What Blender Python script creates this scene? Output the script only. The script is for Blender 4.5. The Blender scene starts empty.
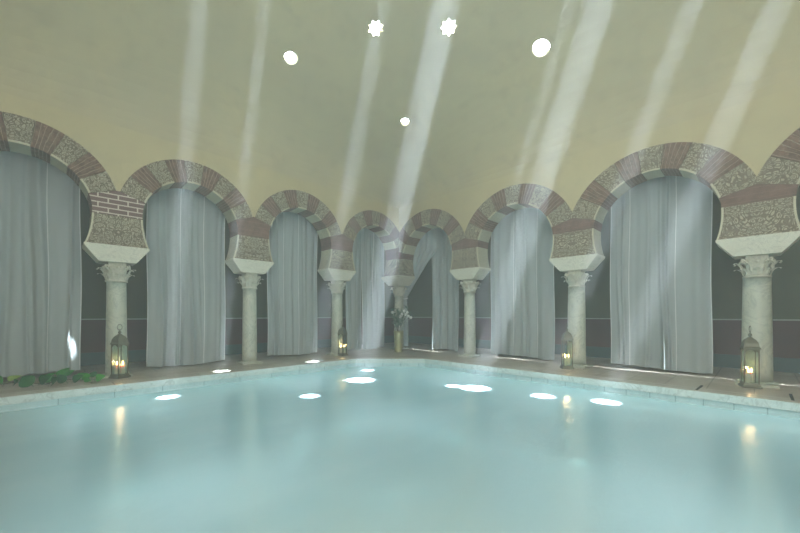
import bpy, bmesh, math, random
from mathutils import Vector, Matrix
SC = bpy.context.scene
COL = SC.collection
PI = math.pi
rnd = random.Random(7)

# ------------------------------------------------------------ camera
F_PX, HZ, EYE = 354.2, 314.6, 1.05
FW = Vector((0.7008, 0.7134, 0)); RT = Vector((0.7134, -0.7008, 0)); UP = Vector((0, 0, 1))
CAM = Vector((-7.56, -7.74, EYE))
cd = bpy.data.cameras.new('camera'); cam = bpy.data.objects.new('camera', cd); COL.objects.link(cam)
cd.sensor_width = 36; cd.lens = F_PX * 36 / 800; cd.shift_y = (HZ - 266.5) / 800
cd.clip_start = 0.05; cd.clip_end = 200
cam.location = CAM
cam.rotation_euler = Matrix((RT, UP, -FW)).transposed().to_euler()
SC.camera = cam

# ------------------------------------------------------------ world, sun, lights, exposure
W = bpy.data.worlds.new('sky'); SC.world = W; W.use_nodes = True
bg = W.node_tree.nodes['Background']; bg.inputs[0].default_value = (0.9, 0.96, 1, 1); bg.inputs[1].default_value = 5.0
SUN_DIR = (RT * -0.93 + FW * 1.0 + UP * -3.75).normalized()
sd = bpy.data.lights.new('sun', 'SUN'); sd.energy = 400; sd.angle = math.radians(1.2); sd.color = (0.82, 0.91, 1)
so = bpy.data.objects.new('sun', sd); COL.objects.link(so); so.location = (0, 0, 20)
so.rotation_euler = SUN_DIR.to_track_quat('-Z', 'Y').to_euler()

def area(name, loc, target, sx, sy, power, color):
    d = bpy.data.lights.new(name, 'AREA'); d.shape = 'RECTANGLE'; d.size = sx; d.size_y = sy
    d.energy = power; d.color = color
    o = bpy.data.objects.new(name, d); COL.objects.link(o); o.location = loc
    o.rotation_euler = (Vector(target) - Vector(loc)).to_track_quat('-Z', 'Y').to_euler()
    return o
area('daylight_window_near_left', (-9.3, -7.6, 3.1), (-1, -2, 1.6), 2.4, 1.6, 165, (0.93, 0.98, 1.0))  # added soft fill behind the camera, no known window there
area('daylight_window_near_right', (-6.8, -10.5, 3.1), (-1, -2, 1.6), 2.4, 1.6, 165, (0.93, 0.98, 1.0))  # second added fill, out of view by the near right wall
area('ceiling_lantern_light', (-5.6, -6.6, 6.0), (-5.2, -6, 0), 2.0, 2.0, 150, (0.9, 0.98, 1))  # added overhead fill out of view; the vault has no lantern

def point(name, loc, power, color, r=0.1):
    d = bpy.data.lights.new(name, 'POINT'); d.energy = power; d.color = color; d.shadow_soft_size = r
    o = bpy.data.objects.new(name, d); COL.objects.link(o); o.location = loc
    return o
for i, (x, y) in enumerate([(-6.9, -2.2), (-4.4, -2.0), (-2.4, -3.4), (-2.2, -5.8), (-2.3, -8.2), (-4.6, -4.6), (-6.8, -5.0), (-4.8, -7.4), (-7.0, -7.6)]):
    point('underwater_light', (x, y, -0.95), 29, (0.86, 0.98, 1.0), 0.35)
for i, p in enumerate([(-5.64, 1.15, 3.9), (-1.2, 1.15, 3.9), (1.15, -3.8, 3.9), (1.15, -8.9, 3.9)]):
    point('gallery_light', p, 3, (1.0, 0.93, 0.78), 0.25)  # added warm fill for the galleries, no lamps seen there

vs = SC.view_settings
vs.view_transform = 'Standard'; vs.look = 'None'; vs.gamma = 1; vs.exposure = 0.0; vs.use_curve_mapping = False
SC.cycles.use_denoising = True
SC.cycles.max_bounces = 8; SC.cycles.volume_bounces = 1; SC.cycles.diffuse_bounces = 4
SC.cycles.transparent_max_bounces = 12
SC.cycles.caustics_reflective = False; SC.cycles.caustics_refractive = False
SC.cycles.sample_clamp_indirect = 4.0

# ------------------------------------------------------------ materials
def srgb(r, g, b):
    f = lambda c: ((c / 255 + 0.055) / 1.055) ** 2.4 if c > 10 else c / 255 / 12.92
    return (f(r), f(g), f(b), 1)
class N:
    def __init__(s, name):
        s.m = bpy.data.materials.new(name); s.m.use_nodes = True; s.t = s.m.node_tree
        s.t.nodes.clear(); s.out = s.t.nodes.new('ShaderNodeOutputMaterial')
    def n(s, typ, ins=None, **props):
        k = s.t.nodes.new(typ)
        for a, b in props.items(): setattr(k, a, b)
        for a, b in (ins or {}).items():
            sock = k.inputs[a]
            if isinstance(b, bpy.types.NodeSocket): s.t.links.new(b, sock)
            else: sock.default_value = b
        return k
    def mix(s, fac, a, b, mode='MIX'):
        k = s.t.nodes.new('ShaderNodeMix'); k.data_type = 'RGBA'; k.blend_type = mode
        for i, v in ((0, fac), (6, a), (7, b)):
            if isinstance(v, bpy.types.NodeSocket): s.t.links.new(v, k.inputs[i])
            else: k.inputs[i].default_value = v
        return k.outputs[2]
    def math(s, op, a, b=0.0, c=0.0):
        k = s.t.nodes.new('ShaderNodeMath'); k.operation = op
        for i, v in enumerate((a, b, c)):
            if isinstance(v, bpy.types.NodeSocket): s.t.links.new(v, k.inputs[i])
            else: k.inputs[i].default_value = v
        return k.outputs[0]
    def ramp(s, fac, lo, hi):
        k = s.t.nodes.new('ShaderNodeMapRange'); s.t.links.new(fac, k.inputs[0])
        k.inputs[1].default_value = lo; k.inputs[2].default_value = hi
        return k.outputs[0]
    def coords(s, kind='Object'): return s.n('ShaderNodeTexCoord').outputs[kind]
    def noise(s, vec, scale, detail=4, dist=0, rough=0.55):
        return s.n('ShaderNodeTexNoise', {'Vector': vec, 'Scale': scale, 'Detail': detail, 'Distortion': dist, 'Roughness': rough}).outputs[0]
    def bump(s, h, strength=0.3, dist=0.01):
        return s.n('ShaderNodeBump', {'Height': h, 'Strength': strength, 'Distance': dist}).outputs[0]
    def pbr(s, color, rough=0.6, normal=None, **ex):
        ins = {'Base Color': color, 'Roughness': rough}
        if normal is not None: ins['Normal'] = normal
        ins.update(ex)
        p = s.n('ShaderNodeBsdfPrincipled', ins)
        s.t.links.new(p.outputs[0], s.out.inputs[0]); return s.m
    def finish(s, sh): s.t.links.new(sh, s.out.inputs[0]); return s.m

def m_plaster(name, c1, c2, c3, rough=0.85):
    k = N(name); v = k.coords()
    a = k.noise(v, 0.55, 5, 0.4); b = k.noise(v, 3.2, 6)
    col = k.mix(k.ramp(a, 0.35, 0.65), c1, c2); col = k.mix(k.math('MULTIPLY', k.ramp(b, 0.52, 0.72), 0.45), col, c3)
    return k.pbr(col, rough, k.bump(k.noise(v, 22, 5), 0.25, 0.006))
M = {}
M['wall'] = m_plaster('yellow ochre plaster', srgb(198, 186, 146), srgb(189, 178, 140), srgb(178, 168, 136))
M['vault'] = m_plaster('grey yellow vault plaster', srgb(196, 184, 146), srgb(186, 176, 144), srgb(174, 163, 132))
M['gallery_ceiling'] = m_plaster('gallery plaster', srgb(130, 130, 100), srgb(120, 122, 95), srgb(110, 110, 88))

def m_gallery():
    k = N('gallery wall olive over maroon dado'); v = k.coords()
    z = k.n('ShaderNodeSeparateXYZ', {0: v}).outputs[2]
    f = k.math('GREATER_THAN', z, 0.95)
    n = k.ramp(k.noise(v, 2.0, 5), 0.3, 0.7)
    up = k.mix(n, srgb(92, 96, 68), srgb(82, 86, 62)); dn = k.mix(n, srgb(98, 62, 62), srgb(86, 56, 58))
    return k.pbr(k.mix(f, dn, up), 0.8, k.bump(k.noise(v, 18, 4), 0.2, 0.006))
M['gallery'] = m_gallery()

def m_marble(name, c1, c2, vein, rough=0.35, scale=3.0):
    k = N(name); v = k.coords()
    n = k.noise(v, scale, 6, 1.2); w = k.noise(v, scale * 0.7, 8, 2.5)
    line = k.ramp(k.math('ABSOLUTE', k.math('SUBTRACT', w, 0.5)), 0.03, 0.0)
    col = k.mix(k.ramp(n, 0.3, 0.7), c1, c2); col = k.mix(k.math('MULTIPLY', line, 0.5), col, vein)
    return k.pbr(col, rough, k.bump(n, 0.1, 0.004))
M['marble'] = m_marble('column marble', srgb(206, 208, 190), srgb(186, 192, 176), srgb(150, 158, 146), 0.4)
M['impost'] = m_marble('white impost stone', srgb(222, 220, 202), srgb(208, 208, 190), srgb(180, 180, 165), 0.55)

def m_deck():
    k = N('marble slab deck'); v = k.coords()
    br = k.n('ShaderNodeTexBrick', {'Vector': v, 'Scale': 1.0, 'Mortar Size': 0.006, 'Brick Width': 0.95, 'Row Height': 0.48,
        'Color1': srgb(190, 182, 166), 'Color2': srgb(176, 168, 152), 'Mortar': srgb(120, 112, 98)})
    n = k.noise(v, 4.0, 7, 1.0)
    col = k.mix(k.math('MULTIPLY', k.ramp(n, 0.45, 0.75), 0.5), br.outputs[0], srgb(150, 138, 120))
    return k.pbr(col, k.math('ADD', k.math('MULTIPLY', k.noise(v, 2, 3), 0.3), 0.2), k.bump(k.math('SUBTRACT', n, k.math('MULTIPLY', br.outputs[1], 2)), 0.15, 0.004))
M['deck'] = m_deck()

def m_coping():
    k = N('white marble coping'); v = k.coords()
    br = k.n('ShaderNodeTexBrick', {'Vector': v, 'Scale': 1.0, 'Mortar Size': 0.007, 'Brick Width': 1.15, 'Row Height': 40.0,
        'Color1': srgb(205, 202, 190), 'Color2': srgb(190, 186, 172), 'Mortar': srgb(110, 106, 95)})
    n = k.noise(v, 6.0, 7, 1.5)
    col = k.mix(k.math('MULTIPLY', k.ramp(n, 0.5, 0.72), 0.5), br.outputs[0], srgb(140, 134, 120))
    return k.pbr(col, 0.35, k.bump(n, 0.15, 0.005))
M['coping'] = m_coping()

def m_pool():
    k = N('pale turquoise pool lining'); v = k.coords()
    br = k.n('ShaderNodeTexBrick', {'Vector': v, 'Scale': 1.0, 'Mortar Size': 0.006, 'Brick Width': 0.6, 'Row Height': 0.3,
        'Color1': srgb(208, 232, 232), 'Color2': srgb(198, 226, 228), 'Mortar': srgb(160, 192, 194)})
    n = k.noise(v, 5.0, 6, 0.8)
    col = k.mix(k.math('MULTIPLY', k.ramp(n, 0.5, 0.75), 0.4), br.outputs[0], srgb(150, 190, 188))
    return k.pbr(col, 0.4)
M['pool'] = m_pool()

M['pool_edge'] = m_marble('pale bluish pool edge marble', srgb(226, 238, 234), srgb(208, 226, 222), srgb(160, 176, 170), 0.4, 4)
def m_water():
    k = N('milky turquoise water'); v = k.coords()
    mp = k.n('ShaderNodeMapping', {'Vector': v, 'Rotation': (0, 0, -0.78), 'Scale': (0.45, 1.3, 1)}).outputs[0]
    cloud = k.ramp(k.noise(mp, 0.9, 4, 0.8), 0.3, 0.7)
    waves = k.math('ADD', k.noise(mp, 5.0, 3, 0.5), k.math('MULTIPLY', k.noise(v, 14.0, 2), 0.25))
    nor = k.bump(waves, 0.25, 0.03)
    dif = k.n('ShaderNodeBsdfDiffuse', {'Color': k.mix(cloud, (0.47, 0.67, 0.70, 1), (0.59, 0.76, 0.78, 1))})
    tr = k.n('ShaderNodeBsdfTransparent', {'Color': (0.62, 0.90, 0.88, 1)})
    tl = k.n('ShaderNodeBsdfTranslucent', {'Color': (0.62, 0.82, 0.86, 1)})
    milk = k.n('ShaderNodeMixShader', {0: 0.4, 1: dif.outputs[0], 2: tl.outputs[0]})
    base = k.n('ShaderNodeMixShader', {0: 0.93, 1: tr.outputs[0], 2: milk.outputs[0]})
    gl = k.n('ShaderNodeBsdfGlossy', {'Color': (1, 1, 1, 1), 'Roughness': 0.22, 'Normal': nor})
    fr = k.n('ShaderNodeFresnel', {'IOR': 1.33, 'Normal': nor})
    fac = k.math('MULTIPLY', fr.outputs[0], 0.6)
    return k.finish(k.n('ShaderNodeMixShader', {0: fac, 1: base.outputs[0], 2: gl.outputs[0]}).outputs[0])
M['water'] = m_water()

def m_carved():
    k = N('carved arabesque stone'); uv0 = k.n('ShaderNodeSeparateXYZ', {0: k.coords('UV')})
    uv = k.n('ShaderNodeCombineXYZ', {0: k.math('ABSOLUTE', uv0.outputs[0]), 1: uv0.outputs[1]}).outputs[0]
    w = k.n('ShaderNodeTexNoise', {'Vector': uv, 'Scale': 3.0, 'Detail': 2}).outputs['Color']
    wv = k.n('ShaderNodeVectorMath', {0: w, 1: (0.5, 0.5, 0.5)}, operation='SUBTRACT').outputs[0]
    wv = k.n('ShaderNodeVectorMath', {0: wv, 'Scale': 0.25}, operation='SCALE').outputs[0]
    p = k.n('ShaderNodeVectorMath', {0: uv, 1: wv}, operation='ADD').outputs[0]
    vo = k.n('ShaderNodeTexVoronoi', {'Vector': p, 'Scale': 15.0}, feature='SMOOTH_F1')
    ring = k.math('SINE', k.math('MULTIPLY', vo.outputs['Distance'], 28.0))
    vo2 = k.n('ShaderNodeTexVoronoi', {'Vector': p, 'Scale': 15.0}, feature='DISTANCE_TO_EDGE')
    edge = k.ramp(vo2.outputs['Distance'], 0.03, 0.10)
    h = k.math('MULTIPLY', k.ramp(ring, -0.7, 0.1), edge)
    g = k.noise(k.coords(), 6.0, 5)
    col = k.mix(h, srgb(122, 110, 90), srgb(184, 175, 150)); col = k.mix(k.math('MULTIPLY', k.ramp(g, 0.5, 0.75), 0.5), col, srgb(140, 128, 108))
    return k.pbr(col, 0.85, k.bump(h, 0.9, 0.012))
M['carved'] = m_carved()
def m_brick():
    k = N('red brown thin brick'); uv = k.coords('UV'); v = k.coords()
    x = k.n('ShaderNodeSeparateXYZ', {0: uv}).outputs[0]
    x = k.math('ADD', x, k.math('MULTIPLY', k.math('SUBTRACT', k.noise(v, 9, 3), 0.5), 0.03))
    saw = k.math('FRACT', k.math('MULTIPLY', x, 16.0))
    mort = k.ramp(k.math('ABSOLUTE', k.math('SUBTRACT', saw, 0.5)), 0.36, 0.47)
    n = k.ramp(k.noise(v, 10, 5), 0.3, 0.7); n2 = k.ramp(k.noise(v, 26, 4), 0.56, 0.7)
    col = k.mix(n, srgb(132, 104, 86), srgb(92, 70, 56)); col = k.mix(k.math('MULTIPLY', n2, 0.35), col, srgb(180, 160, 140))
    col = k.mix(k.math('MULTIPLY', mort, 0.75), col, srgb(168, 152, 130))
    return k.pbr(col, 0.9, k.bump(k.math('SUBTRACT', n, k.math('MULTIPLY', mort, 1.5)), 0.6, 0.01))
M['brick'] = m_brick()
def m_red():
    k = N('weathered red brown plaster'); v = k.coords()
    n = k.ramp(k.noise(v, 7, 5, 0.6), 0.3, 0.7)
    z = k.n('ShaderNodeSeparateXYZ', {0: v}).outputs[2]
    s = k.ramp(k.math('ABSOLUTE', k.math('SUBTRACT', k.math('FRACT', k.math('MULTIPLY', z, 11.0)), 0.5)), 0.43, 0.49)
    col = k.mix(n, srgb(126, 98, 84), srgb(102, 78, 66)); col = k.mix(k.math('MULTIPLY', s, 0.4), col, srgb(150, 125, 112))
    return k.pbr(col, 0.9, k.bump(n, 0.4, 0.01))
M['red'] = m_red()
M['cream'] = m_plaster('cream stone soffit', srgb(188, 184, 160), srgb(174, 170, 148), srgb(160, 154, 132))
M['arris'] = m_plaster('pale stone arris', srgb(206, 202, 176), srgb(196, 190, 166), srgb(180, 174, 150))
def m_courses():
    k = N('brick courses with pale mortar'); v = k.coords('UV')
    br = k.n('ShaderNodeTexBrick', {'Vector': v, 'Scale': 1.0, 'Mortar Size': 0.010, 'Brick Width': 0.26, 'Row Height': 0.08,
        'Color1': srgb(126, 98, 92), 'Color2': srgb(110, 86, 80), 'Mortar': srgb(206, 196, 180)})
    return k.pbr(br.outputs[0], 0.9, k.bump(br.outputs[1], -0.4, 0.01))
M['courses'] = m_courses()

def m_cloth(name, c1, c2):
    k = N(name); v = k.coords()
    n = k.noise(v, 3.0, 3)
    wv = k.n('ShaderNodeTexWave', {'Vector': v, 'Scale': 60.0, 'Distortion': 1.5}, bands_direction='Z').outputs[1]
    col = k.mix(n, c1, c2); nor = k.bump(wv, 0.12, 0.002)
    d = k.n('ShaderNodeBsdfDiffuse', {'Color': col, 'Normal': nor}); t = k.n('ShaderNodeBsdfTranslucent', {'Color': col})
    return k.finish(k.n('ShaderNodeMixShader', {0: 0.18, 1: d.outputs[0], 2: t.outputs[0]}).outputs[0])
M['cloth'] = m_cloth('sheer grey blue linen', srgb(186, 195, 194), srgb(176, 186, 186))
M['cloth_seam'] = m_cloth('pale linen seam', srgb(232, 234, 232), srgb(224, 228, 227))

def simple(name, c, rough=0.5, metal=0.0, nscale=12, var=0.8, **ex):
    k = N(name); v = k.coords(); n = k.ramp(k.noise(v, nscale, 4), 0.3, 0.7)
    c2 = (c[0] * var, c[1] * var, c[2] * var, 1)
    return k.pbr(k.mix(n, c, c2), rough, k.bump(n, 0.1, 0.002), Metallic=metal, **ex)
M['pewter'] = simple('aged pewter', srgb(118, 116, 96), 0.45, 0.5)
M['brass'] = simple('polished brass', srgb(200, 198, 150), 0.28, 0.9, 6)
M['wax'] = simple('ivory wax', srgb(236, 226, 200), 0.5, 0, **{'Subsurface Weight': 0.3})
M['leaf'] = simple('ivy green leaf', srgb(66, 160, 66), 0.4, 0, 14, 0.65)
M['leaf_pale'] = simple('yellow green leaf', srgb(160, 192, 88), 0.45, 0, 14, 0.75)
M['leaf_dark'] = simple('dark green leaf', srgb(26, 104, 46), 0.35, 0, 14, 0.7)
M['foliage'] = simple('grey green bouquet leaf', srgb(90, 128, 100), 0.5, 0, 14, 0.7)
M['stem'] = simple('green brown stem', srgb(92, 96, 60), 0.6)
M['petal'] = simple('white petal', srgb(235, 238, 232), 0.6, 0, 20, 0.92)
M['slot'] = simple('dark drain slot', srgb(38, 36, 32), 0.6)
M['skirting'] = simple('dark teal skirting tile', srgb(64, 88, 84), 0.4, 0, 5)
M['pale_line'] = simple('pale tile edge', srgb(170, 172, 158), 0.5)
def m_emit(name, c, s):
    k = N(name); return k.finish(k.n('ShaderNodeEmission', {'Color': c, 'Strength': s}).outputs[0])
M['flame'] = m_emit('candle flame', (1, 0.62, 0.25, 1), 14)
M['lamp'] = m_emit('lamp face', (0.8, 1, 1, 1), 3)
def m_glass(name, tint=(0.92, 0.97, 0.95, 1), fac=0.08):
    k = N(name)
    t = k.n('ShaderNodeBsdfTransparent', {'Color': tint}); g = k.n('ShaderNodeBsdfGlossy', {'Roughness': 0.05})
    return k.finish(k.n('ShaderNodeMixShader', {0: fac, 1: t.outputs[0], 2: g.outputs[0]}).outputs[0])
M['glass'] = m_glass('clear lantern glass', fac=0.06)
M['skyglass'] = m_glass('clear skylight glass', (1, 1, 1, 1), 0.02)
def m_opal():
    k = N('opal skylight glass'); a = k.n('ShaderNodeBsdfTranslucent', {'Color': (.8, .85, .85, 1)})
    return k.finish(a.outputs[0])
M['opal'] = m_opal()
def m_haze():
    k = N('steam haze')
    v = k.n('ShaderNodeVolumeScatter', {'Color': (0.90, 0.98, 1.0, 1), 'Density': 0.019, 'Anisotropy': 0.0})
    k.t.links.new(v.outputs[0], k.out.inputs[1]); return k.m
M['haze'] = m_haze()

# ------------------------------------------------------------ helpers
def obj(name, bm, mats, parent=None, smooth=False, loc=None):
    me = bpy.data.meshes.new(name)
    bmesh.ops.recalc_face_normals(bm, faces=bm.faces[:])
    bm.to_mesh(me); bm.free()
    for m in (mats if isinstance(mats, (list, tuple)) else [mats]): me.materials.append(m)
    if smooth: me.shade_smooth()
    o = bpy.data.objects.new(name, me); COL.objects.link(o)
    if parent: o.parent = parent
    if loc: o.location = loc
    return o
def tag(o, label=None, cat=None, group=None, kind=None):
    if label: o['label'] = label
    if cat: o['category'] = cat
    if group: o['group'] = group
    if kind: o['kind'] = kind
    return o
def thing(name, label, cat, loc=(0, 0, 0), rz=0, group=None):
    o = bpy.data.objects.new(name, None); COL.objects.link(o); o.empty_display_size = 0.1
    o.location = loc; o.rotation_euler = (0, 0, rz)
    return tag(o, label, cat, group)
def struct(name, bm, m, label=None, smooth=False):
    o = obj(name, bm, m, None, smooth); return tag(o, label, None, None, 'structure')
def dup(o, parent=None):
    c = o.copy(); COL.objects.link(c); c.parent = parent
    for ch in list(o.children): dup(ch, c)
    return c
def box(bm, x0, x1, y0, y1, z0, z1, mi=0):
    vs_ = [bm.verts.new(p) for p in [(x0,y0,z0),(x1,y0,z0),(x1,y1,z0),(x0,y1,z0),(x0,y0,z1),(x1,y0,z1),(x1,y1,z1),(x0,y1,z1)]]
    for f in [(0,3,2,1),(4,5,6,7),(0,1,5,4),(1,2,6,5),(2,3,7,6),(3,0,4,7)]:
        bm.faces.new([vs_[i] for i in f]).material_index = mi
def frustum(bm, levels, mi=0, shape=None):      # levels: (z, hx, hy) ; rectangular loft
    rings = []
    for z, hx, hy in levels:
        rings.append([bm.verts.new((sx * hx, sy * hy, z)) for sx, sy in ((-1,-1),(1,-1),(1,1),(-1,1))])
    for a, b in zip(rings, rings[1:]):
        for i in range(4): bm.faces.new([a[i], a[(i+1)%4], b[(i+1)%4], b[i]]).material_index = mi
    bm.faces.new(rings[0][::-1]).material_index = mi; bm.faces.new(rings[-1]).material_index = mi
def lathe(bm, prof, n=24, cx=0, cy=0, mi=0, cap=True):
    rings = []
    for r, z in prof:
        rings.append([bm.verts.new((cx + r * math.cos(2*PI*i/n), cy + r * math.sin(2*PI*i/n), z)) for i in range(n)])
    for a, b in zip(rings, rings[1:]):
        for i in range(n): bm.faces.new([a[i], a[(i+1)%n], b[(i+1)%n], b[i]]).material_index = mi
    if cap:
        bm.faces.new(rings[0][::-1]).material_index = mi; bm.faces.new(rings[-1]).material_index = mi
def tube(bm, pts, r, n=6, mi=0, r2=None):
    pts = [Vector(p) for p in pts]; rings = []
    for i, p in enumerate(pts):
        d = (pts[min(i+1, len(pts)-1)] - pts[max(i-1, 0)]).normalized()
        a = d.orthogonal().normalized() if abs(d.z) > 0.95 else d.cross(UP).normalized(); b = d.cross(a).normalized()
        rr = r if r2 is None else r + (r2 - r) * i / (len(pts) - 1)
        rings.append([bm.verts.new(p + a * rr * math.cos(2*PI*k/n) + b * rr * math.sin(2*PI*k/n)) for k in range(n)])
    for A, B in zip(rings, rings[1:]):
        for i in range(n): bm.faces.new([A[i], A[(i+1)%n], B[(i+1)%n], B[i]]).material_index = mi
    bm.faces.new(rings[0][::-1]).material_index = mi; bm.faces.new(rings[-1]).material_index = mi
def prism(bm, poly, y0, y1, mi=0, uv=None, side_mi=None):
    """polygon in the x-z plane extruded along y; uv(x,z)->(u,v)"""
    A = [bm.verts.new((x, y0, z)) for x, z in poly]; B = [bm.verts.new((x, y1, z)) for x, z in poly]
    fs = [bm.faces.new(A), bm.faces.new(B[::-1])]
    for f in fs: f.material_index = mi
    n = len(poly); sides = []
    for i in range(n):
        f = bm.faces.new([A[i], B[i], B[(i+1)%n], A[(i+1)%n]]); f.material_index = mi; sides.append(f)
        if side_mi is not None: f.material_index = side_mi(i)
    if uv:
        L = bm.loops.layers.uv.verify()
        for f in fs + sides:
            for l in f.loops:
                u, v = uv(l.vert.co.x, l.vert.co.z); 
                if f in sides: v += l.vert.co.y
                l[L].uv = (u, v)
def px_ray(x, y):
    return (FW + RT * ((x - 400) / F_PX) + UP * ((HZ - y) / F_PX)).normalized()
def on_z(x, y, z=0.0):
    d = px_ray(x, y); return CAM + d * ((z - CAM.z) / d.z)

# ------------------------------------------------------------ dimensions
SL, SR = 2.257, 2.567            # bay spacing, left and right arcade
TH = 0.23                        # half thickness of arcade
ZC = {'L': 2.73, 'R': 2.61}; RI = {'L': 0.80, 'R': 0.905}; KZ = {'L': 0.7, 'R': 0.8}
ZO = {'L': 2.782, 'R': 2.549}; RO = {'L': 1.15, 'R': 1.381}
SP = {'L': SL, 'R': SR}
Z_IMP0, Z_IMP1, Z_BLK, Z_SPR = 1.93, 2.20, 2.69, 4.20
RX0, RY0 = -9.7, -11.0           # near walls
PX0, PX1, PY0, PY1 = -8.55, -1.30, -9.6, -1.05   # pool
CH = 1.15                        # chamfer of the pool's far corner
ZW = -0.18
GAL = 2.0
A0S = {'L': math.radians(19), 'R': math.radians(15)}

# side 'L': local x -> world (-x,0,0) axis along -X, front faces -Y.  side 'R': local x -> world -Y, front faces -X
def to_side(o, side):
    if side == 'L': o.rotation_euler = (0, 0, 0)
    else: o.rotation_euler = (0, 0, -PI / 2)
    return o
def side_pt(side, s, off=0.0, z=0.0):   # s = distance along the wall from the corner, off = towards the gallery
    return Vector((-s, off, z)) if side == 'L' else Vector((off, -s, z))

# ------------------------------------------------------------ structure
def poly_floor():
    bm = bmesh.new()
    o = [(RX0, RY0), (GAL, RY0), (GAL, GAL), (RX0, GAL)]
    i = [(PX0, PY0), (PX1, PY0), (PX1, PY1 - CH), (PX1 - CH, PY1), (PX0, PY1)]
    O = [bm.verts.new((x, y, 0)) for x, y in o]; I = [bm.verts.new((x, y, 0)) for x, y in i]
    for f in ([O[0], O[1], I[1], I[0]], [O[1], O[2], I[2], I[1]], [O[2], I[3], I[2]], [O[2], O[3], I[4], I[3]], [O[3], O[0], I[0], I[4]]): bm.faces.new(f)
    return bm
fl = struct('floor', poly_floor(), M['deck'], 'weathered grey marble deck around the pool')
def ring_poly(grow):
    g = grow; c = CH + g * (2 - math.sqrt(2)) * 1.0
    return [(PX0 - g, PY0 - g), (PX1 + g, PY0 - g), (PX1 + g, PY1 + g - c), (PX1 + g - c, PY1 + g), (PX0 - g, PY1 + g)]
bm = bmesh.new()
inn, outr = ring_poly(-0.025), ring_poly(0.30)
for za, zb in ((-0.09, 0.012),):
    V = [[bm.verts.new((x, y, z)) for x, y in P] for P in (inn, outr) for z in (za, zb)]
    for k in range(5):
        j = (k + 1) % 5
        for a, b in ((0, 1), (1, 3), (3, 2), (2, 0)): bm.faces.new([V[a][k], V[a][j], V[b][j], V[b][k]])
bmesh.ops.bevel(bm, geom=[e for e in bm.edges if all(abs(v.co.z - 0.012) < 1e-5 for v in e.verts)], offset=0.008, segments=2, affect='EDGES')
cop = struct('trim_1', bm, [M['coping'], M['pool_edge']], 'white marble coping round the pool edge')
# basin
bm = bmesh.new()
P = ring_poly(0.0)
T = [bm.verts.new((x, y, -0.04)) for x, y in P]; B = [bm.verts.new((x, y, -1.15)) for x, y in P]
for k in range(5): bm.faces.new([T[k], T[(k+1)%5], B[(k+1)%5], B[k]])
bm.faces.new(B)
box(bm, PX0, PX0 + 0.8, PY0, PY1, -1.14, -0.32); box(bm, PX0 + 0.8, PX0 + 1.25, PY0, PY1, -1.14, -0.75)
struct('pool_basin', bm, M['pool'], 'pale turquoise pool basin with underwater step')
# water
for p in cop.data.polygons:
    if abs(p.normal.z) < .3: p.material_index = 1
bm = bmesh.new(); bm.faces.new([bm.verts.new((x, y, ZW)) for x, y in P])
w = obj('pool_water', bm, M['water']); tag(w, 'still milky turquoise water filling the pool', 'water', None, 'stuff')

# arcade walls above the arches
def arcade_wall(side, name, nb):
    bm = bmesh.new(); S = SP[side]; zo, ro = ZO[side], RO[side]; t = TH - 0.012
    xs = []
    for b in range(nb):
        for k in range(25): xs.append((b * S + S * k / 24, zo + math.sqrt(ro * ro - (S * (k / 24 - 0.5)) ** 2)))
    end = -RX0 if side == 'L' else -RY0
    xs += [(nb * S, 0.0), (end, 0.0)]
    xs = [(-t if side == 'L' else 0.0, xs[0][1])] + xs
    prev = None
    for x, z in xs:
        cur = [bm.verts.new(side_pt(side, x, o_, zz)) for o_, zz in ((-t, z), (-t, Z_SPR), (t, Z_SPR), (t, z))]
        if prev and abs(prev[0].co.x - cur[0].co.x) + abs(prev[0].co.y - cur[0].co.y) > 1e-6:
            bm.faces.new([prev[0], cur[0], cur[1], prev[1]]); bm.faces.new([prev[3], prev[2], cur[2], cur[3]])
            bm.faces.new([prev[0], prev[3], cur[3], cur[0]]); bm.faces.new([prev[1], cur[1], cur[2], prev[2]])
        elif prev:
            bm.faces.new([prev[0], prev[3], cur[3], cur[0]])
        prev = cur
    bm.faces.new(prev)
    return struct(name, bm, M['wall'], 'ochre plaster wall above the %s arcade' % ('left' if side == 'L' else 'right'))
arcade_wall('L', 'wall_left', 4); arcade_wall('R', 'wall_right', 4)
# gallery walls
def wallbox(name, a, m, label):
    bm = bmesh.new(); box(bm, *a); return struct(name, bm, m, label)
wallbox('wall_gallery_left', (RX0, GAL + 0.2, GAL, GAL + 0.2, 0, Z_SPR + .2), M['gallery'], 'dim olive wall with maroon dado behind the left curtains')
wallbox('wall_gallery_right', (GAL, GAL + 0.2, RY0, GAL, 0, Z_SPR + .2), M['gallery'], 'dim olive wall with maroon dado behind the right columns')
wallbox('wall_near_left', (RX0 - 0.2, RX0, RY0, GAL + .2, 0, Z_SPR + .2), M['wall'], 'ochre plaster wall on the near left side')
wallbox('wall_near_right', (RX0 - 0.2, GAL + .2, RY0 - 0.2, RY0, 0, Z_SPR + .2), M['wall'], 'ochre plaster wall on the near right side')
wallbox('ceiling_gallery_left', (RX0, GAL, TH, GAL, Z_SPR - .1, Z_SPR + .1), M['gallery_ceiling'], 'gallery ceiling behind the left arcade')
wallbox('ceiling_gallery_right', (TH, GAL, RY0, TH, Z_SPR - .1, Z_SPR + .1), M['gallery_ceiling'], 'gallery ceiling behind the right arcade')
wallbox('baseboard_left', (RX0, GAL, GAL - 0.03, GAL, 0, 0.26), M['skirting'], None)
wallbox('baseboard_right', (GAL - 0.03, GAL, RY0, GAL - .03, 0, 0.26), M['skirting'], None)
wallbox('trim_2', (RX0, GAL, GAL - 0.025, GAL, 0.94, 0.965), M['pale_line'], None)
wallbox('trim_3', (GAL - 0.025, GAL, RY0, GAL - .025, 0.94, 0.965), M['pale_line'], None)

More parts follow.
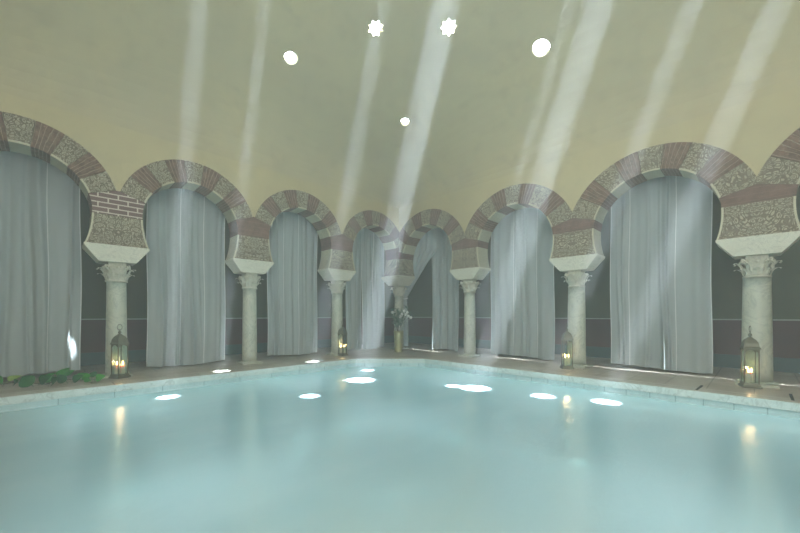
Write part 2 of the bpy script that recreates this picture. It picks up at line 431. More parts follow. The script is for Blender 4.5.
# vault with real openings
vx0, vx1, vy0, vy1 = RX0, -TH + 0.02, RY0, -TH + 0.02
VCX, VCY, VHX, VHY, VR = (vx0+vx1)/2, (vy0+vy1)/2, (vx1-vx0)/2, (vy1-vy0)/2, 2.2
def vault_z(x, y):
    u = min(1, abs((x - VCX) / VHX)); v = min(1, abs((y - VCY) / VHY))
    return Z_SPR + VR * math.sqrt(max(0, (1 - u * u) * (1 - v * v)))
def vault_n(x, y):
    e = 0.02; dx = (vault_z(x+e, y) - vault_z(x-e, y)) / (2*e); dy = (vault_z(x, y+e) - vault_z(x, y-e)) / (2*e)
    return Vector((-dx, -dy, 1)).normalized()
def vault_hit(p, d):
    t = 0.0
    while t < 20:
        q = p + d * t
        if q.z > Z_SPR and q.z >= vault_z(q.x, q.y): return q
        t += 0.01
    return q
def star_poly(r, n=8):
    return [((r if i % 2 == 0 else r * 0.69) * math.cos(PI * i / n + 0.2), (r if i % 2 == 0 else r * 0.69) * math.sin(PI * i / n + 0.2)) for i in range(2 * n)]
def circ_poly(r, n=28):
    return [(r * math.cos(2*PI*i/n), r * math.sin(2*PI*i/n)) for i in range(n)]
holes = []   # (centre, axis, kind, radius)
for (x, y, k, r) in [(291, 58, 'c', .125), (376, 28, 's', .155), (449, 27, 's', .16), (541, 48, 'c', .15), (405, 122, 'c', .105)]:
    q = vault_hit(CAM, px_ray(x, y)); holes.append((q, vault_n(q.x, q.y), k, r, True))
def surf(side_y, x, y):     # pixel on the curtain plane behind the left arcade
    d = px_ray(x, y); return CAM + d * ((side_y - CAM.y) / d.y)
lands = [(on_z(168, 397, ZW), .11), (on_z(221, 371.5), .12), (on_z(310, 396, ZW), .12), (on_z(360, 380, ZW), .27), (on_z(454, 386, ZW), .10),
         (on_z(475, 388, ZW), .21), (on_z(543, 396, ZW), .15), (on_z(606, 402, ZW), .14), (surf(0.34, 72, 340), .024)]
for L, r in lands:
    q = vault_hit(L, -SUN_DIR); holes.append((q, -SUN_DIR, 's' if r in (.12, .27, .15) else 'c', r, False))
bm = bmesh.new(); NV = 48
def vp(i, j, off):
    u = math.sin(PI / 2 * (2 * i / NV - 1)); v = math.sin(PI / 2 * (2 * j / NV - 1))
    x, y = VCX + u * VHX, VCY + v * VHY
    return (x + off * 0.16 * u, y + off * 0.16 * v, vault_z(x, y) + off * 0.16)
G = [[[bm.verts.new(vp(i, j, o)) for j in range(NV+1)] for i in range(NV+1)] for o in (0, 1)]
for i in range(NV):
    for j in range(NV):
        bm.faces.new([G[0][i][j], G[0][i][j+1], G[0][i+1][j+1], G[0][i+1][j]])
        bm.faces.new([G[1][i][j], G[1][i+1][j], G[1][i+1][j+1], G[1][i][j+1]])
for i in range(NV):
    for j in (0, NV): bm.faces.new([G[0][i][j], G[0][i+1][j], G[1][i+1][j], G[1][i][j]])
    for j in (0, NV): bm.faces.new([G[0][j][i], G[0][j][i+1], G[1][j][i+1], G[1][j][i]])
vault = struct('ceiling', bm, M['vault'], 'curved plaster vault pierced by round and star skylights')
cutters = []
for q, ax, k, r, vis in holes:
    rot = ax.to_track_quat('Z', 'Y').to_matrix()
    poly = star_poly(r) if k == 's' else circ_poly(r); cb = bmesh.new()
    A = [cb.verts.new(q + rot @ Vector((a, b, -0.3))) for a, b in poly]; B = [cb.verts.new(q + rot @ Vector((a, b, 0.6))) for a, b in poly]
    cb.faces.new(A[::-1]); cb.faces.new(B)
    for i in range(len(A)): cb.faces.new([A[i], A[(i+1) % len(A)], B[(i+1) % len(A)], B[i]])
    cutters.append(obj('cutter', cb, M['vault']))
    mod = vault.modifiers.new('hole', 'BOOLEAN'); mod.object = cutters[-1]; mod.solver = 'EXACT'; mod.operation = 'DIFFERENCE'
bpy.context.view_layer.update()
dg = bpy.context.evaluated_depsgraph_get()
nm = bpy.data.meshes.new_from_object(vault.evaluated_get(dg)); vault.modifiers.clear(); vault.data = nm
for c in cutters: bpy.data.objects.remove(c)
for p in nm.polygons: p.use_smooth = False
sk = ['round white skylight on the left, below the stars', 'left of the two small star skylights, above the far corner', 'right star skylight, inside the widest light beam',
      'round white skylight on the right of the stars', 'smallest round skylight, lowest in the middle above the corner']
for i, (q, ax, k, r, vis) in enumerate(holes):
    rot = ax.to_track_quat('Z', 'Y')
    lab = sk[i] if vis else 'ceiling skylight above the picture that sends a light beam down'
    t = thing('window_%d' % (i + 1), lab, None, q, 0, 'skylights in the vault'); t['kind'] = 'structure'; t.rotation_euler = rot.to_euler()
    po, pi = (star_poly(r + .012), star_poly(r - .006)) if k == 's' else (circ_poly(r + .012), circ_poly(r - .006))
    bm = bmesh.new()
    V = [[bm.verts.new((a, b, z)) for a, b in PP] for PP in (po, pi) for z in (-0.008, 0.02)]; n = len(po)
    for a in range(n):
        for c, d in ((0, 1), (1, 3), (3, 2), (2, 0)): bm.faces.new([V[c][a], V[c][(a+1)%n], V[d][(a+1)%n], V[d][a]])
    obj('rim', bm, M['cream'], t)
    bm = bmesh.new(); bm.faces.new([bm.verts.new((a, b, 0.1)) for a, b in pi]); obj('glass_pane', bm, M['opal' if vis and k == 'c' else 'skyglass'], t)

# panes and frames added out of view, to go with the near wall fill lights
for wi, (c, hx, hy, lab) in enumerate([((RX0 + .02, -7.6, 3.1), .03, 1.25, 'wide window in the near left wall'), ((-6.8, RY0 + .02, 3.1), 1.25, .03, 'wide window in the near right wall')]):
    bm = bmesh.new(); box(bm, c[0] - hx * .98, c[0] + hx * .98, c[1] - hy * .98, c[1] + hy * .98, c[2] - .82, c[2] + .82)
    win = struct('window_%d' % (20 + wi), bm, M['opal'], lab)
    bm = bmesh.new()
    for z in (-.86, 0, .86): box(bm, c[0] - hx * 1.03, c[0] + hx * 1.03, c[1] - hy * 1.03, c[1] + hy * 1.03, c[2] + z - .03, c[2] + z + .03)
    obj('window_frame', bm, M['cream'], win)

# ------------------------------------------------------------ arches
def arch(side, name, label, s0, seed):
    S = SP[side]; h = S / 2; zc, r = ZC[side], RI[side]; zo, ro = ZO[side], RO[side]
    c = side_pt(side, s0 + h, 0, 0)
    t = thing(name, label, 'arch', c, 0 if side == 'L' else -PI/2, 'striped horseshoe arches of the arcade')
    A0 = A0S[side]; n = 9; da = (PI - 2 * A0) / n
    for k in range(n):
        a0, a1 = A0 + k * da, A0 + (k + 1) * da
        def outer(a):
            ca, sa = math.cos(a), math.sin(a)
            dz = zc - zo; b_ = dz * sa; dist = -b_ + math.sqrt(b_ * b_ - dz * dz + ro * ro)
            if abs(ca) > 1e-6: dist = min(dist, h / abs(ca))
            return (ca * dist, zc + sa * dist)
        m = 12; g = 0.003 / r
        angs = [a0 + g + (a1 - a0 - 2 * g) * i / m for i in range(m + 1)]
        jr = rnd.uniform(-.004, .004)
        poly = [((r + jr) * math.cos(a), zc + (r + jr) * math.sin(a)) for a in angs] + [outer(a) for a in reversed(angs)]
        stone = k % 2 == 0
        bm = bmesh.new(); ux = rnd.uniform(0, 5)
        def uv(x, z, ux=ux, a0=a0):
            a = math.atan2(z - zc, x); rr = math.hypot(x, z - zc)
            return (((a - a0) * 1.15 + ux if stone else (a - a0) * 1.15 + 0.0), rr + ux * 3)
        off = rnd.uniform(0, .008)
        prism(bm, poly, -TH - off, TH, 0, uv, (lambda i: 1 if i < m else 0) if stone else None)
        vo_ = obj('voussoir', bm, [M['carved'], M['cream']] if stone else [M['brick'], M['brick']], t)
        if stone:
            bm = bmesh.new()
            prism(bm, [((r + jr - .003) * math.cos(a), zc + (r + jr - .003) * math.sin(a)) for a in angs] + [((r + .024) * math.cos(a), zc + (r + .024) * math.sin(a)) for a in reversed(angs)], -TH - off - .005, -TH + .02)
            obj('arris', bm, M['arris'], vo_)
    return t
arch('L', 'horseshoe_arch', 'striped arch at the far left over the wide curtain, cut by the frame', 3 * SL, 1)
arch('L', 'horseshoe_arch', 'striped arch second from left, over a pale blue curtain', 2 * SL, 2)
arch('L', 'horseshoe_arch', 'striped arch third from left, over a narrow curtain', SL, 3)
arch('L', 'horseshoe_arch', 'small striped arch just left of the far corner', 0, 4)
arch('R', 'horseshoe_arch', 'striped arch just right of the far corner, over the tied-back curtain', 0, 5)
arch('R', 'horseshoe_arch', 'striped arch second right of the far corner', SR, 6)
arch('R', 'horseshoe_arch', 'large striped arch on the right over the wide hanging curtain', 2 * SR, 7)
arch('R', 'horseshoe_arch', 'striped arch at the far right, cut by the frame with no curtain', 3 * SR, 8)

# ------------------------------------------------------------ columns
def capital_bm():
    bm = bmesh.new()
    lathe(bm, [(.138, 1.60), (.155, 1.605), (.16, 1.62), (.145, 1.635), (.128, 1.64), (.13, 1.72), (.145, 1.80), (.17, 1.87)], 24)
    for tier, (z0, hh, n, rr, ph) in enumerate([(1.64, .10, 8, .135, 0), (1.70, .13, 8, .14, PI / 8)]):
        for k in range(n):
            a = ph + 2 * PI * k / n; c, s = math.cos(a), math.sin(a)
            rows = []
            for j, (f, o, wd) in enumerate([(0, 0, .042), (.35, .008, .052), (.7, .028, .046), (.95, .060, .036), (1.0, .095, .028), (.84, .105, .018)]):
                R = rr + o + (.02 if tier else 0)
                row = []
                for u in (-1, -.35, 0, .35, 1):
                    bulge = .012 * (1 - abs(u)) + (.006 if u == 0 else 0)
                    x, y = R + bulge, u * wd
                    row.append(bm.verts.new((x * c - y * s, x * s + y * c, z0 + f * hh)))
                rows.append(row)
            for A, B in zip(rows, rows[1:]):
                for i in range(4): bm.faces.new([A[i], A[i+1], B[i+1], B[i]])
    for k in range(4):        # corner volutes
        a = PI / 4 + PI / 2 * k; d = Vector((math.cos(a), math.sin(a), 0)); pr = Vector((-d.y, d.x, 0))
        pts = [d * (.15 + .02 * i) + UP * (1.79 + .014 * i) for i in range(4)]
        cen = d * .205 + UP * 1.85
        for i in range(12):
            th = PI * .6 - i * .55; rad = .034 * (1 - i / 14)
            pts.append(cen + d * (rad * math.cos(th)) + UP * (rad * math.sin(th)))
        tube(bm, pts, .014, 6)
        for sgn in (-1, 1):
            c2 = d * .195 + pr * (.022 * sgn) + UP * 1.85
            tube(bm, [c2 - pr * .012, c2 + pr * .012], .022, 8)
    for k in range(4):        # rosettes between volutes
        a = PI / 2 * k; d = Vector((math.cos(a), math.sin(a), 0)); c = d * .175 + UP * 1.845
        bmesh.ops.create_uvsphere(bm, u_segments=8, v_segments=6, radius=.024, matrix=Matrix.Translation(c))
    frustum(bm, [(1.86, .12, .12), (1.93, .12, .12)])
    return bm
def shaft_bm():
    bm = bmesh.new()
    prof = [(.150, .06)] + [(.150 - .016 * (i / 10) ** 1.3, .06 + .154 * i) for i in range(1, 11)] + [(.142, 1.60)]
    lathe(bm, prof, 28); return bm
def base_bm():
    bm = bmesh.new(); frustum(bm, [(0, .20, .20), (.035, .20, .20)])
    lathe(bm, [(.175, .035), (.185, .045), (.18, .058), (.16, .066)], 28); return bm
def impost_bm(hw, hd):
    bm = bmesh.new(); frustum(bm, [(Z_IMP0, .25, .21), (Z_IMP1 - .035, hw, hd), (Z_IMP1, hw + .004, hd + .002)]); return bm
def half_w(side, z):
    return SP[side] / 2 - math.sqrt(max(0, RI[side] ** 2 - ((z - ZC[side]) * (KZ[side] if z < ZC[side] else 1)) ** 2))
def block_poly(side, z0, z1, left=True, right=True, n=10, lim=TH):
    zs = [z0 + (z1 - z0) * i / n for i in range(n + 1)]
    Lp = [(-(half_w(side, z)) if left else -lim, z) for z in zs]; Rp = [((half_w(side, z)) if right else lim, z) for z in zs]
    return Lp + Rp[::-1]
def spring_poly(side, left=True, right=True, lim=TH):
    zt = ZC[side] + RI[side] * math.sin(A0S[side]); zm = ZC[side] + SP[side] / 2 * math.tan(A0S[side])
    p = block_poly(side, Z_BLK, zt, left, right, 8, lim); h = len(p) // 2
    if not left: return [(-lim, Z_BLK)] + [(0 - lim, zm)] + [(0, zm)] + p[h:]
    if not right: return p[:h] + [(0, zm), (lim, zm), (lim, Z_BLK)]
    return p[:h] + [(0, zm)] + p[h:]
cap_me = shaft_me = base_me = None
protos = {}
def column(side, k, label, courses=False):
    s = SP[side] * k
    t = thing('marble_column', label, 'column', side_pt(side, s), 0 if side == 'L' else -PI/2, 'marble columns of the pool arcade')
    if 'cap' not in protos:
        protos['base'] = obj('base', base_bm(), M['marble'], t, False); protos['shaft'] = obj('shaft', shaft_bm(), M['marble'], t, True)
        protos['cap'] = obj('capital', capital_bm(), M['impost'], t, False)
    else:
        for q in ('base', 'shaft', 'cap'):
            c = protos[q].copy(); COL.objects.link(c); c.parent = t
    if side == 'R' and k in (2, 3):
        for ch in t.children:
            if ch.name.split('.')[0] in ('shaft', 'base'): ch.scale = (1.15, 1.15, 1)
    corner = k == 0
    if corner:
        obj('impost', impost_bm(.40, .40), M['impost'], t)
        for nm_, zf in (('carved_block', 0), ('red_springer', 1)):
            bm = bmesh.new(); bm2 = bmesh.new()
            f = (lambda sd, l, r: block_poly(sd, Z_IMP1, Z_BLK, l, r)) if zf == 0 else (lambda sd, l, r: spring_poly(sd, l, r))
            prism(bm, f('L', True, False), -TH, TH, 0, lambda x, z: (x, z))
            prism(bm2, f('R', True, False), -TH - .002, TH, 0, lambda x, z: (x + 2, z))
            # right wall half: local x (towards corner is +) -> world
            bmesh.ops.rotate(bm2, verts=bm2.verts[:], cent=(0, 0, 0), matrix=Matrix.Rotation(-PI / 2, 3, 'Z'))
            for v in bm2.verts: v.co.y = -v.co.y if False else v.co.y
            me = bpy.data.meshes.new('tmp')
            bmesh.ops.scale(bm2, vec=(1, -1, 1), verts=bm2.verts[:])
            bmesh.ops.reverse_faces(bm2, faces=bm2.faces[:]); bm2.to_mesh(me); bm2.free(); bm.from_mesh(me); bpy.data.meshes.remove(me)
            obj(nm_, bm, M['carved'] if zf == 0 else M['red'], t)
    else:
        obj('impost', impost_bm(half_w(side, Z_IMP1) + .008, TH + .02), M['impost'], t)
        bm = bmesh.new(); ux = rnd.uniform(0, 4)
        prism(bm, block_poly(side, Z_IMP1, Z_BLK), -TH, TH, 0, lambda x, z: (x, z + ux), lambda i: 1)
        cbk = obj('carved_block', bm, [M['carved'], M['cream']], t)
        for sg in (-1, 1):
            bm = bmesh.new(); zs = [Z_IMP1 + (Z_BLK - Z_IMP1) * i / 10 for i in range(11)]
            prism(bm, [(sg * (half_w(side, z) + .003), z) for z in zs] + [(sg * (half_w(side, z) - .022), z) for z in reversed(zs)], -TH - .005, -TH + .02)
            obj('arris', bm, M['arris'], cbk)
        bm = bmesh.new(); prism(bm, spring_poly(side), -TH, TH, 0, lambda x, z: (x, z))
        obj('red_springer', bm, M['courses'] if courses else M['red'], t)
    return t
column('L', 4, 'marble column at the near end of the left arcade, outside the frame')
column('L', 3, 'leftmost column in view, brick courses above its carved block', True)
column('L', 2, 'second marble column from left, between two pale curtains')
column('L', 1, 'third marble column from left, small lantern at its foot')
column('L', 0, 'corner marble column partly hidden behind the brass vase of flowers')
column('R', 1, 'slender marble column right of the tied-back curtain')
column('R', 2, 'marble column right of centre with lantern on its left')
column('R', 3, 'largest marble column at the far right, lantern at its foot')
column('R', 4, 'marble column at the near end of the right arcade, outside the frame')

# ------------------------------------------------------------ curtains
def s_at(side, x, off):     # distance along the wall of pixel column x at the plane off behind it
    d = px_ray(x, 300)
    if side == 'L': t = (off - CAM.y) / d.y; return -(CAM.x + d.x * t)
    t = (off - CAM.x) / d.x; return -(CAM.y + d.y * t)
def curtain(side, x0, x1, label, seed, off=0.42, hem=0.06, ztop=3.62, seams=(0.25, 0.78)):
    s0, s1 = sorted((s_at(side, x0, off), s_at(side, x1, off)))
    wd = s1 - s0; r = random.Random(seed)
    ph = [(r.uniform(6, 10), r.uniform(0, 6.28), .35), (r.uniform(13, 19), r.uniform(0, 6.28), .4), (r.uniform(24, 34), r.uniform(0, 6.28), .25)]
    folds = [(r.uniform(.05, .95) * wd, r.uniform(.012, .03), r.choice((-1, 1)) * r.uniform(.05, .10)) for _ in range(8)]
    def dep(s, z):
        f = 1 - z / ztop
        a = sum(w_ * math.sin(k * s + p + .35 * math.sin(z * 1.3 + p)) for k, p, w_ in ph) * (.034 + .022 * f)
        for c, wv, am in folds: a += am * math.exp(-((s - c - .03 * math.sin(z + c * 9)) / wv / 1.6) ** 2) * (.4 + .6 * f)
        return a
    nx, nz = 110, 26
    bm = bmesh.new(); rows = []
    for j in range(nz + 1):
        row = []
        for i in range(nx + 1):
            u = i / nx; z = hem + .02 * math.sin(u * 5 + seed) + (ztop - hem) * j / nz
            flare = 1 + .005 * (1 - j / nz)
            s = s0 + wd * .5 + wd * (u - .5) * flare + .01 * math.sin(z * 2.3 + seed)
            row.append(bm.verts.new(side_pt(side, s, off + dep(wd * u, z), z)))
        rows.append(row)
    for A, B in zip(rows, rows[1:]):
        for i in range(nx): bm.faces.new([A[i], A[i+1], B[i+1], B[i]])
    o = obj('curtain', bm, M['cloth'], None, True)
    tag(o, label, 'curtain', 'pale curtains hanging in the arches')
    # sewn seams and side hems as raised pale bands
    for q in (0.006,) + tuple(seams) + (0.994,):
        bm = bmesh.new(); prev = None
        for j in range(nz + 1):
            z = hem + .02 * math.sin(q * 5 + seed) + (ztop - hem) * j / nz; flare = 1 + .005 * (1 - j / nz)
            cur = []
            for e in (-1, 1):
                u = q + e * .006 / wd
                s = s0 + wd * .5 + wd * (u - .5) * flare + .01 * math.sin(z * 2.3 + seed)
                cur.append(bm.verts.new(side_pt(side, s, off + dep(wd * u, z) - .004, z)))
            if prev: bm.faces.new([prev[0], prev[1], cur[1], cur[0]])
            prev = cur
        obj('seam', bm, M['cloth_seam'], o, True)
    return o
curtain('L', -75, 81, 'widest curtain at the far left, cut by the frame', 1, hem=.09)
curtain('L', 147, 225, 'pale curtain behind the second arch from left', 2, hem=.045, seams=(.3, .6))
curtain('L', 267, 317, 'pale curtain hanging left of the small middle lantern', 3, hem=.06, seams=(.4, .7))
curtain('L', 345, 362, 'narrow curtain half right of the third column', 4, hem=.05, seams=())
curtain('L', 361, 384, 'narrow curtain beside the vase, left of the corner', 8, off=.38, hem=.05, seams=(.5,))
curtain('R', 433, 459, 'narrow straight curtain left of the slender column', 5, hem=.05, seams=(.5,))
curtain('R', 491, 554, 'curtain behind the arch right of the slender column', 6, hem=.05, seams=(.4, .75))
curtain('R', 610, 712, 'large pale curtain behind the big right arch', 7, hem=.06, seams=(.22, .68))
# tied-back curtain: sweeps from the arch crown to the corner column
def tied():
    off = .29; bm = bmesh.new(); rows = []
    sA, sB = s_at('R', 414, off), s_at('R', 440, off); sT = s_at('R', 405, off)
    zk = 1.55
    for j in range(41):
        f = j / 40; z = 3.6 - f * 3.52
        if z > zk:
            g = (3.6 - z) / (3.6 - zk); g2 = max(0, (2.95 - z) / (2.95 - zk)); lo = sA + (sT - .06 - sA) * g ** .8; hi = sB + (sT + .05 - sB) * g2 ** .9
        else:
            g = (zk - z) / zk; lo = sT - .06 - .04 * math.sin(g * 2); hi = sT + .07 + .05 * math.sin(g * 2)
        row = []
        for i in range(41):
            u = i / 40; s = lo + (hi - lo) * u
            row.append(bm.verts.new(side_pt('R', s, off + .035 * math.sin(u * 34 + z) + .012 * math.sin(u * 80), z)))
        rows.append(row)
    for A, B in zip(rows, rows[1:]):
        for i in range(40): bm.faces.new([A[i], A[i+1], B[i+1], B[i]])
    o = obj('curtain', bm, M['cloth'], None, True)
    tag(o, 'curtain tied back towards the corner column behind the flowers', 'curtain', 'pale curtains hanging in the arches')
    bm = bmesh.new(); c = side_pt('R', sT, off, zk)
    pts = [c + Vector((.07 * math.cos(a), .10 * math.sin(a), .015 * math.cos(a))) for a in [2 * PI * i / 16 for i in range(17)]]
    tube(bm, pts, .014, 6); obj('tieback', bm, M['cloth_seam'], o)
tied()

# ------------------------------------------------------------ lanterns and candles
def make_lantern():
    t = thing('lantern', '', 'lantern')
    bm = bmesh.new(); frustum(bm, [(0, .115, .115), (.02, .115, .115), (.035, .10, .10), (.06, .092, .092)])
    for sx in (-1, 1):
        for sy in (-1, 1): bmesh.ops.create_uvsphere(bm, u_segments=8, v_segments=6, radius=.016, matrix=Matrix.Translation((sx*.1, sy*.1, .012)))
    obj('base', bm, M['pewter'], t)
    for sx in (-1, 1):
        for sy in (-1, 1):
            bm = bmesh.new(); box(bm, sx*.082-.007, sx*.082+.007, sy*.082-.007, sy*.082+.007, .05, .52); obj('post', bm, M['pewter'], t)
    for a in range(4):      # arched top panel of each side
        bm = bmesh.new(); pts = [(-.08, .53)] + [(-.08, .47)] + [(.075 * math.cos(PI - PI*i/10), .455 + .055 * math.sin(PI*i/10)) for i in range(11)] + [(.08, .47), (.08, .53)]
        prism(bm, pts, -.004, .004); bmesh.ops.translate(bm, verts=bm.verts[:], vec=(0, -.082, 0))
        bmesh.ops.rotate(bm, verts=bm.verts[:], cent=(0, 0, 0), matrix=Matrix.Rotation(a * PI / 2, 3, 'Z')); obj('arched_frame', bm, M['pewter'], t)
    for a in range(4):
        bm = bmesh.new(); box(bm, -.075, .075, -.083, -.080, .06, .50)
        bmesh.ops.rotate(bm, verts=bm.verts[:], cent=(0, 0, 0), matrix=Matrix.Rotation(a * PI / 2, 3, 'Z')); obj('glass_pane', bm, M['glass'], t)
    bm = bmesh.new(); frustum(bm, [(.52, .10, .10), (.535, .10, .10), (.55, .088, .088), (.60, .080, .080), (.64, .058, .058), (.665, .03, .03), (.68, .016, .016)]); obj('roof', bm, M['pewter'], t)
    bm = bmesh.new(); lathe(bm, [(.008, .675), (.02, .69), (.026, .705), (.018, .722), (.007, .73), (.011, .74), (.004, .752)], 12); obj('finial', bm, M['pewter'], t, True)
    bm = bmesh.new(); tube(bm, [(.042 * math.cos(a), 0, .785 + .042 * math.sin(a)) for a in [2*PI*i/20 for i in range(21)]], .005, 6); obj('ring', bm, M['pewter'], t)
    return t
def make_candle():
    t = thing('candle', '', 'candle')
    bm = bmesh.new(); lathe(bm, [(.033, 0), (.034, .004), (.034, .145), (.031, .15), (.012, .144)], 18); obj('wax', bm, M['wax'], t, True)
    bm = bmesh.new(); tube(bm, [(0, 0, .142), (.001, 0, .155), (.003, 0, .163)], .0018, 5); obj('wick', bm, M['slot'], t)
    bm = bmesh.new(); lathe(bm, [(.001, .155), (.008, .162), (.012, .175), (.009, .192), (.004, .207), (.001, .217)], 12); obj('flame', bm, M['flame'], t, True)
    return t
lan0, can0 = make_lantern(), make_candle()
spots = [((116.5, 374.5), .5, 'metal candle lantern in front of the leftmost column', 'left'),
         ((342.5, 355.5), .3, 'smallest lantern, at the foot of the third column from left', 'small middle'),
         ((567, 368.5), .62, 'glass lantern left of the column right of centre', 'centre right'),
         ((750, 387), .25, 'largest metal lantern, before the far right column', 'far right')]
first = True
for i, ((x, y), rz, lab, cn) in enumerate(spots):
    p = on_z(x, y)
    if i == 0: p = p + Vector((0, -.42, 0)) * 1.0 if p.y > -.36 else p
    z0 = 0.0
    t = lan0 if first else dup(lan0)
    t.location = (p.x, p.y, z0); t.rotation_euler = (0, 0, rz); t['label'] = lab; t['group'] = 'lanterns by the columns'; t.scale = (.93, .93, 1.07)
    for j, (dx, dy) in enumerate([(-.036, -.012), (.038, .018)]):
        c = can0 if (first and j == 0) else dup(can0)
        c.location = (p.x + dx * RT.x + dy * FW.x, p.y + dx * RT.y + dy * FW.y, .0605)
        c['label'] = 'lit %s candle inside the %s lantern' % (('left', 'right')[j], cn); c['group'] = 'candles in the lanterns'
    pl = point('candle_light', (p.x, p.y, .26), 1.6, (1, .6, .28), .02)
    first = False

# ------------------------------------------------------------ brass vase with bouquet
vp_ = on_z(398.5, 352)
t = thing('brass_vase', 'tall polished brass vase on the deck in the far corner', 'vase', (vp_.x, vp_.y, 0))
bm = bmesh.new(); lathe(bm, [(.095, 0), (.118, .01), (.112, .03), (.115, .15), (.122, .35), (.13, .52), (.132, .565), (.138, .57), (.138, .582), (.128, .584), (.12, .56), (.105, .4), (.05, .3)], 28)
obj('body', bm, M['brass'], t, True)
bm = bmesh.new(); lathe(bm, [(.134, .572), (.142, .576), (.142, .586), (.134, .590)], 28, cap=False); obj('rim', bm, M['brass'], t, True)
t = thing('flower_bouquet', 'leafy bouquet with white flowers standing in the brass vase', 'flowers', (vp_.x, vp_.y, .45))
r = random.Random(3); tips = []
bm = bmesh.new()
for i in range(22):
    a = r.uniform(0, 2*PI); sp = r.uniform(.05, .34); h = r.uniform(.3, .72)
    tip = Vector((sp * math.cos(a), sp * math.sin(a), .12 + h)); tips.append(tip)
    tube(bm, [(0, 0, 0), (tip.x * .15, tip.y * .15, .15), (tip.x * .5, tip.y * .5, .12 + h * .6), tip], .005, 5, r2=.002)
obj('stems', bm, M['stem'], t)
def leaf_geo(bm, base, d, nrm, ln, wd, mi=0, curl=.2, heart=False):
    d = d.normalized(); s = d.cross(nrm).normalized(); n = s.cross(d).normalized()
    prof = [(0, .0), (.04, .5), (.2, .95), (.4, 1), (.65, .72), (.85, .36), (1, 0)] if heart else [(0, 0), (.2, .6), (.45, 1), (.75, .65), (1, 0)]
    prev = None
    for f, w_ in prof:
        c = base + d * (ln * f) + n * (curl * ln * (f - f * f * 1.4))
        cur = [bm.verts.new(c - s * (w_ * wd) + n * wd * .25 * w_), bm.verts.new(c), bm.verts.new(c + s * (w_ * wd) + n * wd * .25 * w_)]
        if prev:
            bm.faces.new([prev[0], prev[1], cur[1], cur[0]]); bm.faces.new([prev[1], prev[2], cur[2], cur[1]])
        prev = cur
bm = bmesh.new()
for tip in tips:
    for k in range(9):
        f = r.uniform(.35, 1.0); b = Vector((tip.x * f, tip.y * f, .1 + (tip.z - .1) * f))
        d = Vector((r.uniform(-1, 1), r.uniform(-1, 1), r.uniform(-.3, .8)))
        leaf_geo(bm, b, d, UP + Vector((.1, .05, 0)), r.uniform(.10, .17), r.uniform(.03, .045))
bmesh.ops.remove_doubles(bm, verts=bm.verts[:], dist=1e-5)
tag(obj('leaves', bm, M['foliage'], t), kind='stuff')
fl_sp = [(.10, .62), (.19, .60), (.27, .56), (.34, .52), (.15, .70), (-.16, .66), (.05, .54), (.24, .66)]
for i, (a, z) in enumerate(fl_sp):
    c = RT * a + FW * -(.16 + .04 * (i % 3)) + UP * z
    bm = bmesh.new()
    for k in range(6):
        an = 2 * PI * k / 6; side = RT * math.cos(an) + UP * math.sin(an)
        leaf_geo(bm, c, side + FW * -.5, -FW, .055, .018)
    bmesh.ops.create_uvsphere(bm, u_segments=6, v_segments=5, radius=.012, matrix=Matrix.Translation(c))
    bmesh.ops.remove_doubles(bm, verts=bm.verts[:], dist=1e-5)
    tube(bm, [c, Vector((c.x * .4, c.y * .4, z * .6)), Vector((0, 0, .1))], .004, 4)
    obj('flower', bm, M['petal'], t)

# ------------------------------------------------------------ ivy sprig on the deck
o0 = on_z(40, 386)
t = thing('ivy_vine', 'trailing green ivy sprig lying on the deck at the left', 'plant', (o0.x, o0.y, 0.012))
inv = lambda p: Vector((p.x - o0.x, p.y - o0.y, p.z))
path = [(-14, 388), (4, 387), (18, 384), (30, 386), (46, 386), (58, 383), (66, 381), (78, 383), (90, 382), (100, 381)]
pts = [inv(on_z(x, y)) + UP * (.015 + .02 * (i % 2)) for i, (x, y) in enumerate(path)]
bm = bmesh.new(); tube(bm, pts, .007, 6, r2=.004); obj('vine_stem', bm, M['stem'], t)
lv = [(-10, 388, 180, .20, 'leaf_pale'), (2, 386, 200, .20, 'leaf'), (9, 384, 80, .17, 'leaf_pale'), (14, 387, 330, .13, 'leaf_dark'), (14, 381, 60, .14, 'leaf_pale'), (32, 388, 170, .22, 'leaf_dark'),
      (40, 386, 20, .18, 'leaf_dark'), (44, 383, 70, .18, 'leaf'), (50, 385, 120, .17, 'leaf'), (52, 387, 350, .16, 'leaf_dark'), (60, 380, 80, .20, 'leaf'), (64, 379, 60, .16, 'leaf'),
      (66, 384, 200, .15, 'leaf_dark'), (73, 384, 20, .15, 'leaf_dark'), (77, 381, 60, .15, 'leaf'), (88, 382, 160, .13, 'leaf'), (92, 380, 100, .13, 'leaf_dark'), (96, 382, 10, .14, 'leaf'), (90, 384, 250, .11, 'leaf')]
for x, y, ang, ln, mt in lv:
    a = math.radians(ang); d = RT * math.cos(a) + FW * math.sin(a) * .8 + UP * r.uniform(.35, .95)
    bm = bmesh.new(); b = inv(on_z(x, y)) + UP * .03
    tube(bm, [b - d.normalized() * .03 - UP * .012, b + d.normalized() * .005], .003, 4)
    leaf_geo(bm, b, d, UP * .5 - FW + RT * r.uniform(-.4, .4), ln, ln * .45, 0, .25, True)
    o = obj('leaf', bm, M[mt], t, True)
    if mt == 'leaf_pale': o['label'] = 'yellowish green leaf'

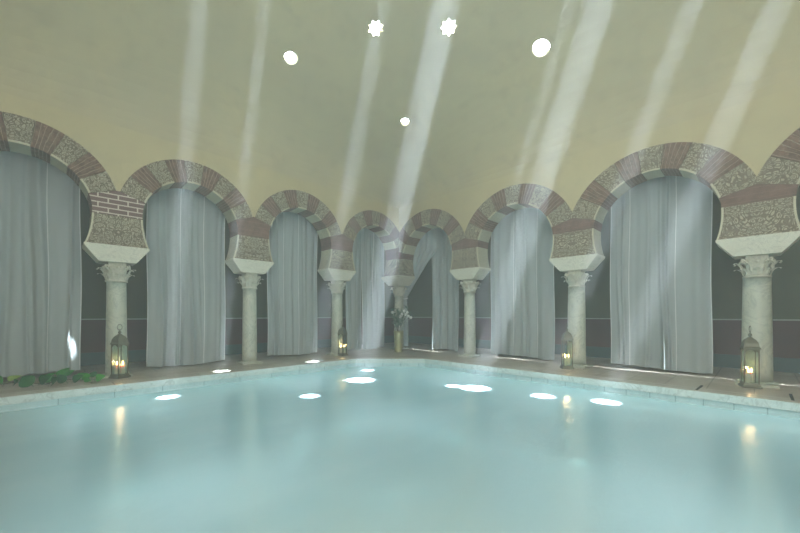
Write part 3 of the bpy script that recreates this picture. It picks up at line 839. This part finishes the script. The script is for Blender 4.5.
# ------------------------------------------------------------ small deck fittings
def slot(x0, y0, x1, y1, label, name='drain_slot'):
    a, b = on_z(x0, y0, .012), on_z(x1, y1, .012); d = (b - a).normalized(); s = d.cross(UP) * .014
    bm = bmesh.new(); A = [bm.verts.new(p + UP * z) for z in (-.006, .004) for p in (a - s, b - s, b + s, a + s)]
    for f in [(0,1,2,3),(4,5,6,7),(0,1,5,4),(1,2,6,5),(2,3,7,6),(3,0,4,7)]: bm.faces.new([A[i] for i in f])
    tag(obj(name, bm, M['slot']), label, 'drain slot', 'dark slots in the pool deck')
slot(696.5, 390, 702, 385.5, 'short dark slot in the deck below the big right curtain')
slot(790.5, 394, 793, 400.5, 'dark slot in the deck at the right frame edge')
def wall_lamp(side, s, label):
    o = {'L': side_pt('L', s, PY1 - .0, -.5), 'R': Vector((PX1, -s, -.5))}[side]
    t = thing('underwater_lamp', label, 'lamp', o, 0 if side == 'L' else -PI / 2, 'underwater lamps in the pool walls')
    bm = bmesh.new(); lathe(bm, [(.13, 0), (.13, .03), (.11, .04), (.10, .03)], 24, cap=False)
    bmesh.ops.rotate(bm, verts=bm.verts[:], cent=(0, 0, 0), matrix=Matrix.Rotation(PI / 2, 3, 'X')); obj('bezel', bm, M['pewter'], t)
    bm = bmesh.new(); lathe(bm, [(.10, .005), (.098, .025), (.05, .034), (.01, .036)], 24)
    bmesh.ops.rotate(bm, verts=bm.verts[:], cent=(0, 0, 0), matrix=Matrix.Rotation(PI / 2, 3, 'X')); obj('lens', bm, M['lamp'], t)
wall_lamp('L', 6.4, 'underwater lamp glowing below the leftmost column')
wall_lamp('L', 3.6, 'underwater lamp glowing near the far corner')
wall_lamp('R', 4.0, 'underwater lamp glowing below the slender right column')
wall_lamp('R', 6.6, 'underwater lamp glowing below the big right curtain')

# ------------------------------------------------------------ steam haze
bm = bmesh.new(); box(bm, RX0 + .01, GAL - .04, RY0 + .01, GAL - .04, -0.1, 6.6)
hz = obj('steam_haze', bm, M['haze']); tag(hz, 'thin steam haze filling the bath hall', 'steam', None, 'stuff')
